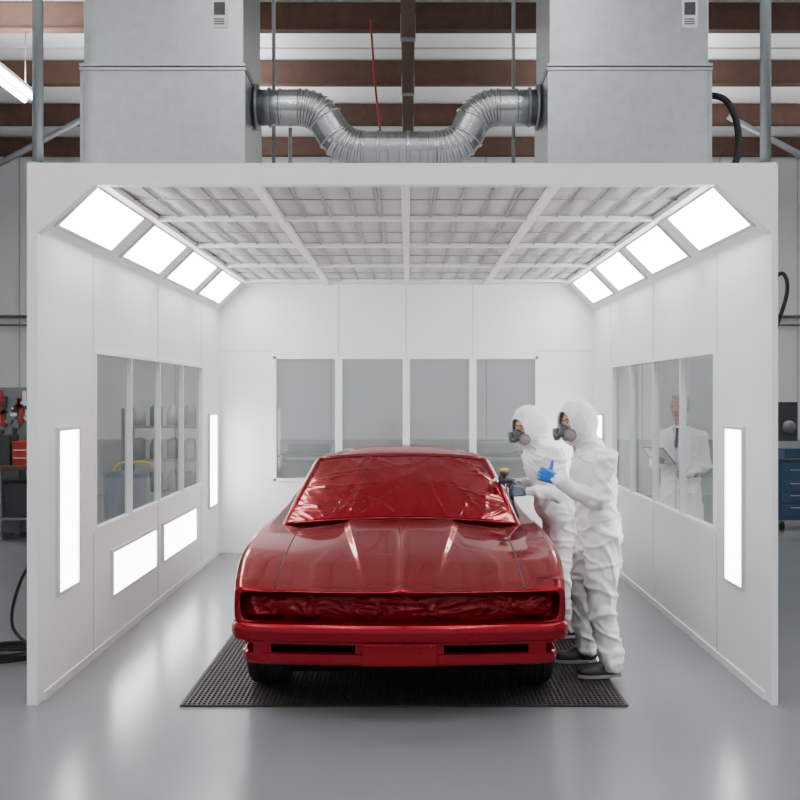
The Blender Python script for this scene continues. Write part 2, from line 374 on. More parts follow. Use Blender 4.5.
# ------------------------------------------------------------------ car
car = empty('car', (-.045, 5.42, .013))
def lerpt(tab, s):
    if s <= tab[0][0]: return tab[0][1]
    for (a, x), (c, y) in zip(tab, tab[1:]):
        if s <= c:
            t = (s-a)/(c-a); t = t*t*(3-2*t)*.4+t*.6; return x+(y-x)*t
    return tab[-1][1]
Wt = [(0, .912), (.12, .930), (.45, .958), (.9, .965), (1.4, .955), (2.6, .945), (3.4, .96), (4.0, .955), (4.5, .92), (4.7, .88)]
ZT = [(0, .726), (.12, .758), (.45, .825), (.9, .875), (1.4, .90), (2.6, .90), (3.3, .925), (3.9, .93), (4.5, .89), (4.7, .85)]
ZC = [(0, .726), (.12, .760), (.45, .835), (.9, .908), (1.35, .97), (1.6, .95), (3.8, .955), (4.3, .95), (4.7, .87)]
ZBm = [(0, .45), (.12, .40), (.45, .26), (.9, .22), (3.8, .22), (4.4, .30), (4.7, .42)]
BU = [(0, 0), (.1, .004), (.5, .016), (1.2, .028), (1.6, 0), (4.7, 0)]
def prof(s):
    w = lerpt(Wt, s); zt = lerpt(ZT, s); zc = lerpt(ZC, s); zb = lerpt(ZBm, s); bu = lerpt(BU, s)
    xb = .17+.17*min(1, s/1.15)
    z5 = zt-.002
    return [(0, zc+.014*(1 if s < 1.4 else 0)), (.028, zc), (xb*.6, zc-.004), (xb, zc-.001), (xb+.045, zc-.006-bu), (.665, z5), (.68, z5), (.70, z5+.001),
            (w-.035, zt+.010), (w-.006, zt-.010), (w, zt-.12), (w-.006, zt-.33 if s > .3 else zt-.18), (w-.05, zb+.06), (w-.13, zb), (0, zb)]
stations = []
def plan(s, x): return .085*x*x*max(0, 1-s/.7)
for s in (.0, .035, .12, .25, .45, .7, .95, 1.2, 1.4, 1.6, 2.0, 2.6, 3.1, 3.5, 3.9, 4.25, 4.5, 4.62, 4.7):
    stations.append([(x, s+plan(s, x), z) for x, z in prof(s)])
xs = [p[0] for p in prof(0)]
def op(s):
    pts_ = []
    for i in range(15):
        if i <= 7: pts_.append((xs[i]*1.2, .707))
        else: pts_.append([(.858, .706), (.876, .698), (.878, .64), (.866, .565), (.842, .550), (.70, .547), (0, .547)][i-8])
    return [(x, s+plan(0, x), z) for x, z in pts_]
def mid(s):
    a = prof(0); c = op(0)
    return [(p[0]*.5+q[0]*.5, s+plan(0, p[0]), p[1]*.5+q[2]*.5) for p, q in zip(a, c)]
rings = [op(.14), op(.0), mid(-.010)]+stations
bm = bmesh.new(); cl = bm.edges.layers.float.new('crease_edge'); loops = []
for st in rings:
    half = st; full = [bm.verts.new(p) for p in half]+[bm.verts.new((-p[0], p[1], p[2])) for p in half[-2:0:-1]]
    loops.append(full)
N = len(loops[0])
for A, B in zip(loops, loops[1:]):
    for i in range(N): bm.faces.new((A[i], A[(i+1) % N], B[(i+1) % N], B[i]))
bm.faces.new(loops[0][::-1]); bm.faces.new(loops[-1])
def setc(v1, v2, c):
    e = bm.edges.get((v1, v2))
    if e: e[cl] = c
for li, c in ((0, .85), (1, .9), (3, .6)):
    for i in range(N): setc(loops[li][i], loops[li][(i+1) % N], c)
for i in range(N): setc(loops[-1][i], loops[-1][(i+1) % N], .6)
for k, c in ((0, .5), (3, .5), (4, .4), (8, .65), (9, .65)):
    for A, B in zip(loops[3:], loops[4:]):
        setc(A[k], B[k], c); setc(A[N-k if k else 0], B[N-k if k else 0], c)
bmesh.ops.recalc_face_normals(bm, faces=bm.faces)
me = bpy.data.meshes.new('body'); bm.to_mesh(me); bm.free()
me.materials.append(M['red']); me.materials.append(M['black'])
for p in me.polygons: p.use_smooth = True
body = bpy.data.objects.new('body', me); SC.collection.objects.link(body)
md = body.modifiers.new('ss', 'SUBSURF'); md.levels = 3; md.render_levels = 3
cuts = []
for s in (.84, 3.62):
    for x0 in (-1.3, .5):
        c = MB(); c.lathe((x0, s, .35), (1, 0, 0), [(.385, 0), (.385, .80)], 'black', 48, False)
        co = c.obj('cut'); cuts.append(co)
        md = body.modifiers.new('b', 'BOOLEAN'); md.object = co; md.operation = 'DIFFERENCE'; md.solver = 'EXACT'
        try: md.material_mode = 'TRANSFER'
        except Exception: pass
dg = bpy.context.evaluated_depsgraph_get()
nm = bpy.data.meshes.new_from_object(body.evaluated_get(dg))
body.modifiers.clear(); body.data = nm
for c in cuts: bpy.data.objects.remove(c)
body.parent = car
bt = bmesh.new(); bt.from_mesh(nm); bvh = BVHTree.FromBMesh(bt)
def top(x, s):
    h = bvh.ray_cast(V((x, s, 2)), V((0, 0, -1)))
    return h[0].z if h[0] else .8
b = MB()
for sg in (-1, 1):
    b.tube([(sg*.685, s, top(sg*.685, s)-.001) for s in [.05+1.2*i/30 for i in range(31)]], .0045, 'black', 6)
b.tube([(-.685+1.37*i/30, 1.25, top(-.685+1.37*i/30, 1.25)-.001) for i in range(31)], .004, 'black', 6)
b.tube([(-.685+1.37*i/30, .05+plan(0, -.685+1.37*i/30), top(-.685+1.37*i/30, .05+plan(0, -.685+1.37*i/30))-.0015) for i in range(31)], .003, 'black', 6)
b.obj('hood_shut_lines', car)

def wr(x, y, seed=0., amp=.007):
    p = V((x*3.2+seed, y*3.2, seed)); w = noise.noise_vector(p)*.5
    a = 1-abs(noise.noise(V((x*5+w.x*1.5, y*5+w.y*1.5, seed))))*2.2
    c = 1-abs(noise.noise(V((x*11+w.y*2, y*7+w.x*2, seed+4))))*2.2
    return amp*(a*.9+c*.55)
class Folds:
    """stretched-film creases: ridges running from edge anchor points inwards"""
    def __init__(s, seed, n, w, h, ll=(.2, .7)):
        r = random.Random(seed); s.L = []
        for i in range(n):
            side = r.choice('bbbtlr'); t = r.random()
            p = {'b': (t*w, 0), 't': (t*w, h), 'l': (0, t*h), 'r': (w, t*h)}[side]
            ang = {'b': pi/2, 't': -pi/2, 'l': 0, 'r': pi}[side]+r.uniform(-1.0, 1.0)
            s.L.append((p, (math.cos(ang), math.sin(ang)), r.uniform(*ll)*w*.7, r.uniform(.005, .013), r.uniform(.4, 1), r.uniform(-.5, .5)))
    def __call__(s, x, y):
        z = 0
        for (px, py), (dx, dy), L, wd, a, cv in s.L:
            rx, ry = x-px, y-py; t = rx*dx+ry*dy
            if t < -.03 or t > L: continue
            d = abs(-rx*dy+ry*dx-cv*t*t); ww = wd*(1+1.5*t/L)
            if d > ww*4: continue
            z += a*math.exp(-(d/ww)**1.5)*(1-t/L)*min(1, (t+.03)/.04)
        return z
def WB(u): return V((u*.79, 1.27+.17*u*u, .972-.060*u*u))
def WT_(u): return V((u*.615, 2.00+.06*u*u, 1.335-.035*abs(u)**3))
def RR(u): return V((u*.58, 3.12-.05*u*u, 1.315-.035*abs(u)**3))
def RB(u): return V((u*.72, 4.02-.14*u*u, .962-.03*u*u))
F1 = Folds(5, 44, 1.5, .8, (.25, .7)); F2 = Folds(12, 26, 1.5, .8, (.15, .35))
b = MB()
def fw(u, v):
    U = u*2-1; p = WB(U).lerp(WT_(U), v); nrm = V((U*.35, -.45, .85)).normalized()
    edge = min(1, min(u, 1-u)*20+.1, min(v, 1-v)*14+.2)
    return p+nrm*(.035*math.sin(pi*v)*(1-U*U)+edge*(.0065*F1(u*1.5, v*.8)+.006*F2(u*1.5, v*.8)+wr(U*.5, v*.5, 2., .0028))+.004)
b.grid(fw, 220, 120, 'film'); b.obj('windshield_masking_film', car)
b = MB()
def fr(u, v):
    U = u*2-1; p = WT_(U).lerp(RR(U), v); return p+V((0, 0, .068*max(0, math.sin(pi*v))**.8*(1-U**4)))
b.grid(fr, 40, 24, 'red'); b.obj('roof', car)
b = MB()
def fb(u, v):
    U = u*2-1; p = RR(U).lerp(RB(U), v); return p+V((0, .4, .8))*(.04*math.sin(pi*v)*(1-U*U)+wr(U, v, 9, .005)*min(1, min(u, 1-u)*10, min(v, 1-v)*10))
b.grid(fb, 50, 30, 'film'); b.obj('rear_window_masking_film', car)
for sg in (-1, 1):
    b = MB()
    A, B_, C_, D_ = WB(sg), WT_(sg), RR(sg), RB(sg)
    A2 = A+V((0, 0, -.02))
    def fs(u, v):
        bot = A2.lerp(D_, u); tp = B_.lerp(C_, u); p = bot.lerp(tp, v)
        return p+V((sg*(.05*math.sin(pi*u)*(1-v)+.02*math.sin(pi*v)+wr(u*2.4, v*.5, 5, .005)*min(1, u*10, 10-u*10, v*6, 6-v*6)), 0, 0))
    b.grid(fs, 60, 16, 'film'); b.obj('side_glass_masking_film', car)
b = MB()
for sg in (-1, 1):
    A, B_, C_, D_ = WB(sg), WT_(sg), RR(sg), RB(sg)
    q = [A+V((0, -.02, -.03)), A.lerp(B_, .5), A.lerp(B_, .93), B_.lerp(C_, .04), B_.lerp(C_, .5), C_.lerp(B_, .05), C_.lerp(D_, .07), C_.lerp(D_, .5), D_+V((0, .02, -.02))]
    b.tube(q, [.024, .022, .022, .026, .026, .026, .03, .045, .05], 'red', 12)
    b.tube([p+V((sg*.024, -.0, .004)) for p in q[:6]], .006, 'chrome', 6)
    b.tube([p+V((-sg*.022, -.012, .008)) for p in q[:3]], .004, 'black', 6)
b.tube([WT_(-1+2*i/16)+V((0, .01, .006)) for i in range(17)], .014, 'red', 10)
b.tube([WT_(-1+2*i/16)+V((0, -.012, .004)) for i in range(17)], .004, 'black', 6)
b.tube([WB(-1+2*i/16)+V((0, -.012, -.006)) for i in range(17)], .007, 'red', 10)
b.obj('pillars_and_mouldings', car)
b = MB()
for sg in (-1, 1):
    for s in (1.52, 2.78):
        w = lerpt(Wt, s); zt = lerpt(ZT, s)
        b.tube([(sg*(w-.03), s, zt+.002), (sg*(w-.008), s, zt-.03), (sg*(w+.001), s, zt-.12), (sg*(w-.004), s, zt-.33), (sg*(w-.03), s, .34)], .004, 'black', 6)
    b.tube([(sg*(.945), 2.5, .78), (sg*.975, 2.53, .78), (sg*.975, 2.64, .78), (sg*.945, 2.67, .78)], .011, 'red', 8)
b.obj('door_seams_and_handles', car)
# grille masking film
G1 = Folds(21, 80, 1.7, .15, (.05, .2))
b = MB()
def fg(u, v):
    U = u*2-1; x = U*.873; z = .549+.157*v
    d = 0
    for hx in (-.69, .69): d += .03*math.exp(-(((x-hx)/.085)**2+((z-.625)/.06)**2)**1.5)
    e = min(1, min(u, 1-u)*25, min(v, 1-v)*5)
    return V((x, .080+plan(0, x)-e*(d+.015*G1(u*1.7, v*.15)+wr(x*1.3, z*4, 7, .011)+.006), z))
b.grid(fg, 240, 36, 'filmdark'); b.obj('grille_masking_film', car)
def sweep(b, path, profl, k, smooth=True):
    pts_ = [V((p[0], p[1], 0)) for p in path]; n = len(profl); vs = []
    for i, p in enumerate(pts_):
        t = (pts_[min(i+1, len(pts_)-1)]-pts_[max(i-1, 0)]).normalized(); nrm = V((t.y, -t.x, 0))
        for o, z in profl: q = p+nrm*o; vs.append((q.x, q.y, z))
    fs_ = [(i*n+j, i*n+(j+1) % n, (i+1)*n+(j+1) % n, (i+1)*n+j) for i in range(len(pts_)-1) for j in range(n)]
    fs_ += [list(range(n)), [(len(pts_)-1)*n+j for j in range(n)]]
    b.add(vs, fs_, k, smooth)
def bpath(w, s0, k, wrap, n=30):
    P = []; y1 = s0+k*w*w; rc = .06
    P.append((-w, y1+wrap)); P.append((-w, y1+rc+.04))
    for i in range(6):
        a = i/5*pi/2; P.append((-w+rc-rc*math.cos(a), y1+rc-rc*math.sin(a)))
    for i in range(1, n):
        x = -w+rc+(2*w-2*rc)*i/n; P.append((x, s0+k*x*x))
    P += [(-p[0], p[1]) for p in P[:8]][::-1]
    return P
b = MB()
sweep(b, bpath(.885, .0, .085, .30), [(0, .450), (.030, .450), (.038, .455), (.046, .480), (.048, .500), (.046, .520), (.040, .540), (.032, .546), (0, .547), (-.03, .547), (-.03, .450)], 'red')
b.obj('front_bumper', car, sharp=.7)
b = MB()
sweep(b, bpath(.84, .03, .085, .2), [(0, .310), (.018, .314), (.03, .33), (.03, .375), (.022, .383), (0, .385), (-.02, .38), (-.02, .315)], 'red')
sweep(b, bpath(.85, .03, .085, .2), [(0, .425), (.028, .428), (.028, .448), (0, .45), (-.02, .45), (-.02, .425)], 'red')
for x0, x1 in ((-.80, -.70), (-.24, .24), (.70, .80)):
    sweep(b, [(x0+(x1-x0)*i/4, .03+.085*(x0+(x1-x0)*i/4)**2) for i in range(5)], [(0, .33), (.026, .33), (.026, .44), (0, .44)], 'red')
sweep(b, [(-.78+1.56*i/12, .09+.085*(-.78+1.56*i/12)**2) for i in range(13)], [(0, .32), (.01, .32), (.01, .45), (0, .45)], 'under')
b.obj('front_valance', car, sharp=.6)
b = MB(); b.box(-.205, .205, -.02, .01, .318, .442, 'red'); b.obj('number_plate_panel', car, bevel=.008)
b = MB()
for x, z in ((-.17, .425), (.17, .425)): b.lathe((x, -.024, z), (0, 1, 0), [(.006, 0), (.006, .01)], 'black', 10)
b.obj('plate_screws', car)
b = MB()
sweep(b, [(-p[0], 4.74-p[1]-.03) for p in bpath(.88, 0, .06, .3)], [(0, .44), (.05, .45), (.06, .5), (.05, .55), (0, .56), (-.03, .55), (-.03, .45)], 'red'); b.obj('rear_bumper', car, sharp=.7)
b = MB()
for sg in (-1, 1): b.box(min(sg*.4, sg*.78), max(sg*.4, sg*.78), 4.69, 4.72, .62, .76, 'redtool')
b.obj('tail_lights', car, bevel=.015)
b = MB(); b.box(-.62, .62, .6, 4.5, .19, .3, 'under'); b.box(-.85, .85, 1.3, 3.15, .19, .3, 'under'); b.box(-.62, .62, .18, .6, .24, .32, 'under'); b.obj('underbody', car)
b = MB()
for s in (.84, 3.62): b.tube([(-.7, s, .33), (.7, s, .33)], .04, 'under', 10)
b.obj('axles', car)
for sg in (-1, 1):
    for s in (.84, 3.62):
        b = MB(); cx_ = sg*.80; r = .335
        pr = [(.19, -.115), (.26, -.125), (.31, -.12), (.328, -.10), (r, -.07), (r, 0), (r, .07), (.328, .10), (.31, .12), (.26, .125), (.19, .115)]
        b.lathe((cx_, s, r), (1, 0, 0), pr, 'tyre', 56)
        for h in (-.06, -.02, .02, .06): b.lathe((cx_, s, r), (1, 0, 0), [(r-.004, h-.004), (r+.0005, h-.009), (r+.0005, h+.009), (r-.004, h+.004)], 'tyre', 56)
        b.lathe((cx_, s, r), (sg, 0, 0), [(0, .07), (.05, .07), (.06, .04), (.14, .02), (.17, .05), (.195, .11), (.2, .115)], 'grey', 40)
        for q in range(5):
            a = q*2*pi/5; b.obox((cx_+sg*.045, s+.1*math.cos(a), r+.1*math.sin(a)), (.02, 0, 0), V((0, math.cos(a), math.sin(a)))*.07, V((0, -math.sin(a), math.cos(a)))*.02, 'grey')
        b.obj('wheel', car)

# ------------------------------------------------------------------ people
def fuse(name, prims, voxel, matkey, parent, smooth=3, disp=None):
    bm = bmesh.new()
    for p in prims:
        if p[0] == 'cone':
            _, p0, p1, r0, r1 = p; p0 = V(p0); p1 = V(p1); d = p1-p0
            for q, r in ((p0, r0), (p1, r1)): bmesh.ops.create_icosphere(bm, subdivisions=3, radius=r, matrix=Matrix.Translation(q))
            if d.length > 1e-4:
                m = Matrix.Translation((p0+p1)/2) @ d.to_track_quat('Z', 'Y').to_matrix().to_4x4()
                bmesh.ops.create_cone(bm, cap_ends=True, segments=24, radius1=r0, radius2=r1, depth=d.length, matrix=m)
        elif p[0] == 'ell':
            _, c, r, rot = p
            m = Matrix.Translation(c) @ rot.to_4x4() @ Matrix.Diagonal((*r, 1))
            bmesh.ops.create_icosphere(bm, subdivisions=4, radius=1, matrix=m)
        elif p[0] == 'loft':
            rs = [[bm.verts.new(q) for q in ring_] for ring_ in p[1]]; n = len(rs[0])
            for A, B in zip(rs, rs[1:]):
                for i in range(n): bm.faces.new((A[i], A[(i+1) % n], B[(i+1) % n], B[i]))
            bm.faces.new(rs[0][::-1]); bm.faces.new(rs[-1])
    me = bpy.data.meshes.new('t'); bm.to_mesh(me); bm.free()
    o = bpy.data.objects.new('t', me); SC.collection.objects.link(o)
    md = o.modifiers.new('r', 'REMESH'); md.mode = 'VOXEL'; md.voxel_size = voxel
    dg = bpy.context.evaluated_depsgraph_get(); me2 = bpy.data.meshes.new_from_object(o.evaluated_get(dg))
    bpy.data.objects.remove(o)
    bm = bmesh.new(); bm.from_mesh(me2)
    for _ in range(smooth): bmesh.ops.smooth_vert(bm, verts=bm.verts, factor=.5, use_axis_x=True, use_axis_y=True, use_axis_z=True)
    bm.normal_update()
    if disp:
        ns = [(v, v.normal.copy()) for v in bm.verts]
        for v, n_ in ns: v.co += n_*disp(v.co, n_)
        bm.normal_update()
    for f in bm.faces: f.smooth = True
    bm.to_mesh(me2); bm.free(); me2.name = name
    me2.materials.clear(); me2.materials.append(M[matkey])
    ob = bpy.data.objects.new(name, me2); SC.collection.objects.link(ob); ob.parent = parent
    return ob

class Frame:
    def __init__(s, o, F, U=(0, 0, 1)):
        s.o = V(o); s.F = V(F).normalized(); U = V(U).normalized()
        s.L = U.cross(s.F).normalized(); s.U = s.F.cross(s.L)
    def __call__(s, a, b, c): return s.o+s.F*a+s.L*b+s.U*c
    def d(s, a, b, c): return s.F*a+s.L*b+s.U*c
    def rot(s): return Matrix((s.F, s.L, s.U)).transposed()

def loft_rings(T, rows, n=28):
    out = []
    for (a, b_, c, ra, rb) in rows:
        out.append([T(a+ra*math.cos(2*pi*i/n), b_+rb*math.sin(2*pi*i/n), c) for i in range(n)])
    return ('loft', out)

def cloth(seed, amp=.009):
    """soft broad bagginess plus narrow pinched fold lines"""
    def rid(x, k=6.0): return max(0., 1-k*abs(x))
    def f(p, n_):
        w = noise.noise_vector(p*2.0+V((seed, 0, 0)))*.8
        broad = noise.noise(V((p.x*3.5+seed, p.y*3.5, p.z*3.5)))
        q1 = noise.noise(V((p.x*3+w.x*.8, p.y*3+w.y*.8, p.z*6+seed+w.z)))
        q2 = noise.noise(V(((p.x+p.y)*3.4+p.z*4+w.y, p.z*2.5-p.x*3, seed*2)))
        q3 = noise.noise(V(((p.x-p.y)*4+w.z, p.z*9+w.x*2, seed*3)))
        return amp*(broad*.7+rid(q1)*.95+rid(q2)*1.0+rid(q3)*.8-.7)
    return f

def hand(name, parent, wrist, d, palmn, t, matkey, curl=(60, 70, 40), thumb=None, sc=1.0):
    w = V(wrist); d = V(d).normalized(); pn = V(palmn); pn = (pn-d*pn.dot(d)).normalized()
    t = V(t); t = (t-d*t.dot(d)-pn*t.dot(pn)).normalized()
    P = []
    def pt(a, b_, c): return w+(d*a+t*b_+pn*c)*sc
    for off in (.030, .010, -.010, -.030):
        P.append(('cone', pt(.0, off*.55, 0), pt(.088-abs(off-.005)*.15, off, 0), .019*sc, .0145*sc))
    P.append(('cone', pt(.01, .02, .008), pt(.05, .036, .012), .018*sc, .016*sc))
    for off, L in ((.033, .074), (.011, .082), (-.011, .076), (-.032, .060)):
        p = pt(.09-abs(off-.005)*.15, off, 0); ang = 0; L = L*sc
        for c, fr_, r0, r1 in ((curl[0], .45, .0100, .0092), (curl[1], .32, .0092, .0085), (curl[2], .26, .0085, .0072)):
            ang += math.radians(c); dd = d*math.cos(ang)+pn*math.sin(ang)
            q = p+dd*L*fr_; P.append(('cone', p, q, r0*sc, r1*sc)); p = q
    th = thumb or (.45, .8, .35)
    td = (d*th[0]+t*th[1]+pn*th[2]).normalized()
    p0 = pt(.038, .034, .010); p1 = p0+td*.034*sc; p2 = p1+(td*.9+d*.12).normalized()*.03*sc
    P += [('cone', p0, p1, .0135*sc, .0115*sc), ('cone', p1, p2, .0115*sc, .0095*sc)]
    P.append(('cone', w-d*.05, w, .030, .027*sc))
    return fuse(name, P, .0035, matkey, parent, 2)

def shoe(name, parent, T, a, b_, yaw=0):
    c, s_ = math.cos(yaw), math.sin(yaw)
    G = Frame(T(a, b_, .0), T.d(c, s_, 0))
    Rm = G.rot()
    fuse(name, [('ell', G(.09, 0, .042), (.10, .048, .040), Rm), ('ell', G(-.03, 0, .055), (.075, .042, .052), Rm), ('cone', G(-.05, 0, .06), G(-.03, 0, .12), .042, .045),
                ('cone', G(.0, 0, .08), G(.08, 0, .06), .038, .03)], .006, 'shoe', parent, 2)
    b = MB()
    outl = []
    for i in range(28):
        an = 2*pi*i/28; x = .145*math.cos(an)+.045; y = (.046+.008*math.cos(an))*math.sin(an)
        outl.append((x, y))
    vs = [G(x, y, .002) for x, y in outl]+[G(x, y, .024) for x, y in outl]
    b.add(vs, [list(range(28)), list(range(55, 27, -1))]+[(i, (i+1) % 28, 28+(i+1) % 28, 28+i) for i in range(28)], 'sole')
    b.obj(name+'_sole', parent, bevel=.003)

def head(parent, H, hair=False):
    Rm = H.rot()
    def e(a, b_, c, ra, rb, rc): return ('ell', H(a, b_, c), (ra, rb, rc), Rm)
    P = [e(-.012, 0, .035, .098, .078, .09), e(.022, 0, -.03, .070, .062, .085), e(.068, 0, -.095, .024, .028, .018),
         ('cone', H(.086, 0, .012), H(.108, 0, -.022), .008, .0125), e(.098, .012, -.027, .011, .008, .008), e(.098, -.012, -.027, .011, .008, .008),
         e(.076, 0, .034, .018, .05, .010), e(.060, .036, -.022, .026, .022, .026), e(.060, -.036, -.022, .026, .022, .026),
         e(.082, 0, -.060, .014, .026, .016),
         e(-.008, .080, -.008, .017, .009, .032), e(-.008, -.080, -.008, .017, .009, .032),
         ('cone', H(-.02, 0, -.07), H(-.035, 0, -.18), .055, .062)]
    fuse('head', P, .0045, 'skin', parent, 2)
    b = MB()
    for sg in (-1, 1):
        b.ell(H(.080, sg*.031, .010), (.0125, .0125, .010), 'eyew', Rm); b.ell(H(.0895, sg*.031, .010), (.005, .0062, .0062), 'eyed', Rm)
        b.ell(H(.081, sg*.031, .0195), (.013, .016, .005), 'skin', Rm)
        b.ell(H(.093, sg*.033, .034), (.006, .019, .0045), 'hair' if hair else 'brow', Rm)
    b.ell(H(.094, 0, -.056), (.006, .024, .0045), 'lip', Rm); b.ell(H(.093, 0, -.065), (.006, .020, .005), 'lip', Rm)
    b.ell(H(.0975, 0, -.0605), (.003, .021, .0012), 'brow', Rm)
    b.obj('face_features', parent)
    if hair:
        fuse('hair', [e(-.026, 0, .052, .098, .084, .088), e(-.045, 0, .0, .075, .080, .075), e(.035, .02, .108, .045, .045, .022), e(.01, -.03, .112, .05, .04, .02),
                      e(.012, .073, .03, .03, .010, .035), e(.012, -.073, .03, .03, .010, .035)], .006, 'hair', parent, 1,
             lambda p, n_: .003*noise.noise(p*60))

def hood(parent, H, seed):
    ra, rb, rc = .132, .114, .152; oy, oz, o0 = .072, .098, -.012
    b = MB(); nu, nv = 72, 48
    vs = []
    for i in range(nv+1):
        th = pi*i/nv
        for j in range(nu):
            a = 2*pi*j/nu
            p = V((ra*math.sin(th)*math.cos(a)-.012, rb*math.sin(th)*math.sin(a), rc*math.cos(th)))
            q = 1+.03*(1-2*abs(noise.noise(p*8+V((0, seed, 0)))))+.04*max(0, 1-5*abs(noise.noise(p*11+V((0, seed, 4)))))
            vs.append((p*q, H(*(p*q))))
    def inside(p): return p.x > 0 and (p.y/oy)**2+((p.z-o0)/oz)**2 < 1
    fs = []
    for i in range(nv):
        for j in range(nu):
            f = (i*nu+j, i*nu+(j+1) % nu, (i+1)*nu+(j+1) % nu, (i+1)*nu+j)
            c = sum((vs[k][0] for k in f), V())/4
            if not inside(c): fs.append(f)
    b.add([v[1] for v in vs], fs, 'tyvek', True)
    rim = []
    for i in range(40):
        an = 2*pi*i/40; y = oy*1.03*math.cos(an); z = o0+oz*1.03*math.sin(an)
        rr = max(.05, 1-(y/rb)**2-(z/rc)**2); rim.append(H(ra*math.sqrt(rr)-.010+.002*math.sin(i*2.3), y, z))
    b.tube(rim, .008, 'tyvek', 8, closed=True)
    b.obj('hood', parent, solid=.003)

def respirator(parent, H):
    Rm = H.rot()
    fuse('respirator_body', [('ell', H(.10, 0, -.045), (.036, .038, .044), Rm), ('ell', H(.115, 0, -.012), (.016, .018, .022), Rm), ('cone', H(.12, 0, -.06), H(.145, 0, -.068), .021, .02),
                             ('cone', H(.10, 0, -.055), H(.105, .058, -.062), .024, .022), ('cone', H(.10, 0, -.055), H(.105, -.058, -.062), .024, .022)], .005, 'mask', parent, 2)
    b = MB()
    for sg in (-1, 1):
        ax = H.d(.62, sg*.78, -.08).normalized(); c = H(.098, sg*.058, -.062)
        b.lathe(c, ax, [(.030, 0), (.041, .006), (.042, .03), (.038, .034)], 'cart', 28)
        b.lathe(c, ax, [(.034, .0345), (.030, .037), (0, .038)], 'pink', 28)
        b.tube([H(.09, sg*.05, -.02), H(.07, sg*.085, .0), H(.02, sg*.098, .02)], .005, 'dark', 6)
        b.tube([H(.09, sg*.05, -.06), H(.05, sg*.085, -.065), H(.0, sg*.095, -.07)], .005, 'dark', 6)
    b.obj('respirator_cartridges', parent)

def worker(name, base, Fd, pel, neck, hc, hF, hU, sh, el, wr_, legs, gk, hands, seed):
    E = empty(name, base); T = Frame((0, 0, 0), Fd)
    P = []
    rows = []
    keys = [(0.0, .120, .160), (.12, .145, .185), (.33, .145, .185), (.50, .125, .168), (.62, .135, .180), (.8, .138, .200), (1.0, .122, .200), (1.12, .10, .15), (1.22, .085, .085)]
    pv = V(pel)-V((0, 0, .12)); cv = V(neck)-V((0, 0, .10))
    for t_, ra, rb in keys:
        p = pv.lerp(cv, t_) if t_ <= 1 else cv.lerp(V(neck)+V((0, 0, .04)), (t_-1)/.22)
        rows.append((p.x, p.y, p.z, ra, rb))
    P.append(loft_rings(T, rows))
    P.append(('cone', T(*(V(neck)-V((0.0, 0, .03)))), T(*(V(hc)+V((-.045, 0, -.06)))), .088, .084))
    for s_ in (0, 1):
        sg = 1 if s_ == 0 else -1
        P.append(('cone', T(*(V(neck)+V((-.01, sg*.08, -.07)))), T(*sh[s_]), .07, .076))
        P.append(('cone', T(*sh[s_]), T(*el[s_]), .074, .060)); P.append(('cone', T(*el[s_]), T(*wr_[s_]), .061, .040))
        hip, kn, an = legs[s_][:3]
        P.append(('cone', T(*hip), T(*kn), .120, .094)); P.append(('cone', T(*kn), T(*an), .092, .082))
    fuse('coverall', P, .009, 'tyvek', E, 4, cloth(seed, .015))
    H = Frame(T(*hc), T.d(*hF), hU); head(E, H); hood(E, H, seed); respirator(E, H)
    for i, (legd) in enumerate(legs):
        an = legd[2]; shoe('shoe_'+('left', 'right')[i], E, T, an[0]+.03, an[1], legd[3] if len(legd) > 3 else 0)
    for i, hd in enumerate(hands):
        d_, pn_, t_, cu, th = hd
        hand('glove_'+('left', 'right')[i], E, T(*wr_[i]), T.d(*d_), T.d(*pn_), T.d(*t_), gk[i], cu, th)
    return E, T

E1, T1 = worker('painter_in_coverall', (1.215, 6.50, .013), (-1, -.12, 0), (-.03, 0, .95), (.02, 0, 1.45), (.125, .0, 1.605), (1, .38, -.10), (0, 0, 1),
    [(-.02, .185, 1.385), (-.01, -.185, 1.385)], [(.055, .27, 1.12), (-.09, -.25, 1.12)], [(.33, .22, 1.265), (-.10, -.20, .90)],
    [((-.03, .09, .86), (.0, .13, .48), (-.05, .17, .12)), ((-.02, -.09, .86), (.03, -.14, .48), (.0, -.19, .12), -.1)],
    ('blue', 'blue'),
    [((.95, 0, .35), (0, -1, 0), (0, 0, 1), (75, 85, 55), (.05, 1, .05)), ((.0, .0, -1), (0, 1, 0), (1, 0, 0), (25, 35, 20), None)], 3.1)
E2, T2 = worker('painter_in_coverall', (1.13, 7.5, .013), (-1, -.22, 0), (-.03, 0, .93), (.15, 0, 1.41), (.245, .0, 1.555), (1, .42, -.28), (.12, 0, 1),
    [(.09, .18, 1.335), (.10, -.18, 1.335)], [(.11, .265, 1.07), (.12, -.25, 1.10)], [(.335, .195, 1.09), (.34, -.08, 1.12)],
    [((-.03, .09, .85), (.03, .12, .48), (-.05, .14, .12)), ((-.03, -.09, .85), (.0, -.13, .48), (.0, -.16, .12), -.1)],
    ('greyblue', 'greyblue'),
    [((1, -.05, .05), (0, -1, 0), (0, 0, 1), (62, 75, 45), (.75, .55, -.25)), ((.9, .3, .1), (0, .4, 1), (0, 1, 0), (40, 45, 30), None)], 8.4)
g = MB(); hx, hy, hz = .335+.092, .195-.035, 1.10
g.tube([T2(hx-.012, hy, hz-.075), T2(hx, hy, hz-.03), T2(hx+.004, hy, hz+.05)], [.014, .015, .016], 'dark', 12)
g.tube([T2(hx-.03, hy, hz+.062), T2(hx+.02, hy, hz+.068), T2(hx+.10, hy, hz+.068)], [.016, .021, .018], 'dark', 14)
g.tube([T2(hx+.10, hy, hz+.068), T2(hx+.125, hy, hz+.068), T2(hx+.132, hy, hz+.068)], [.025, .024, .012], 'chrome', 16)
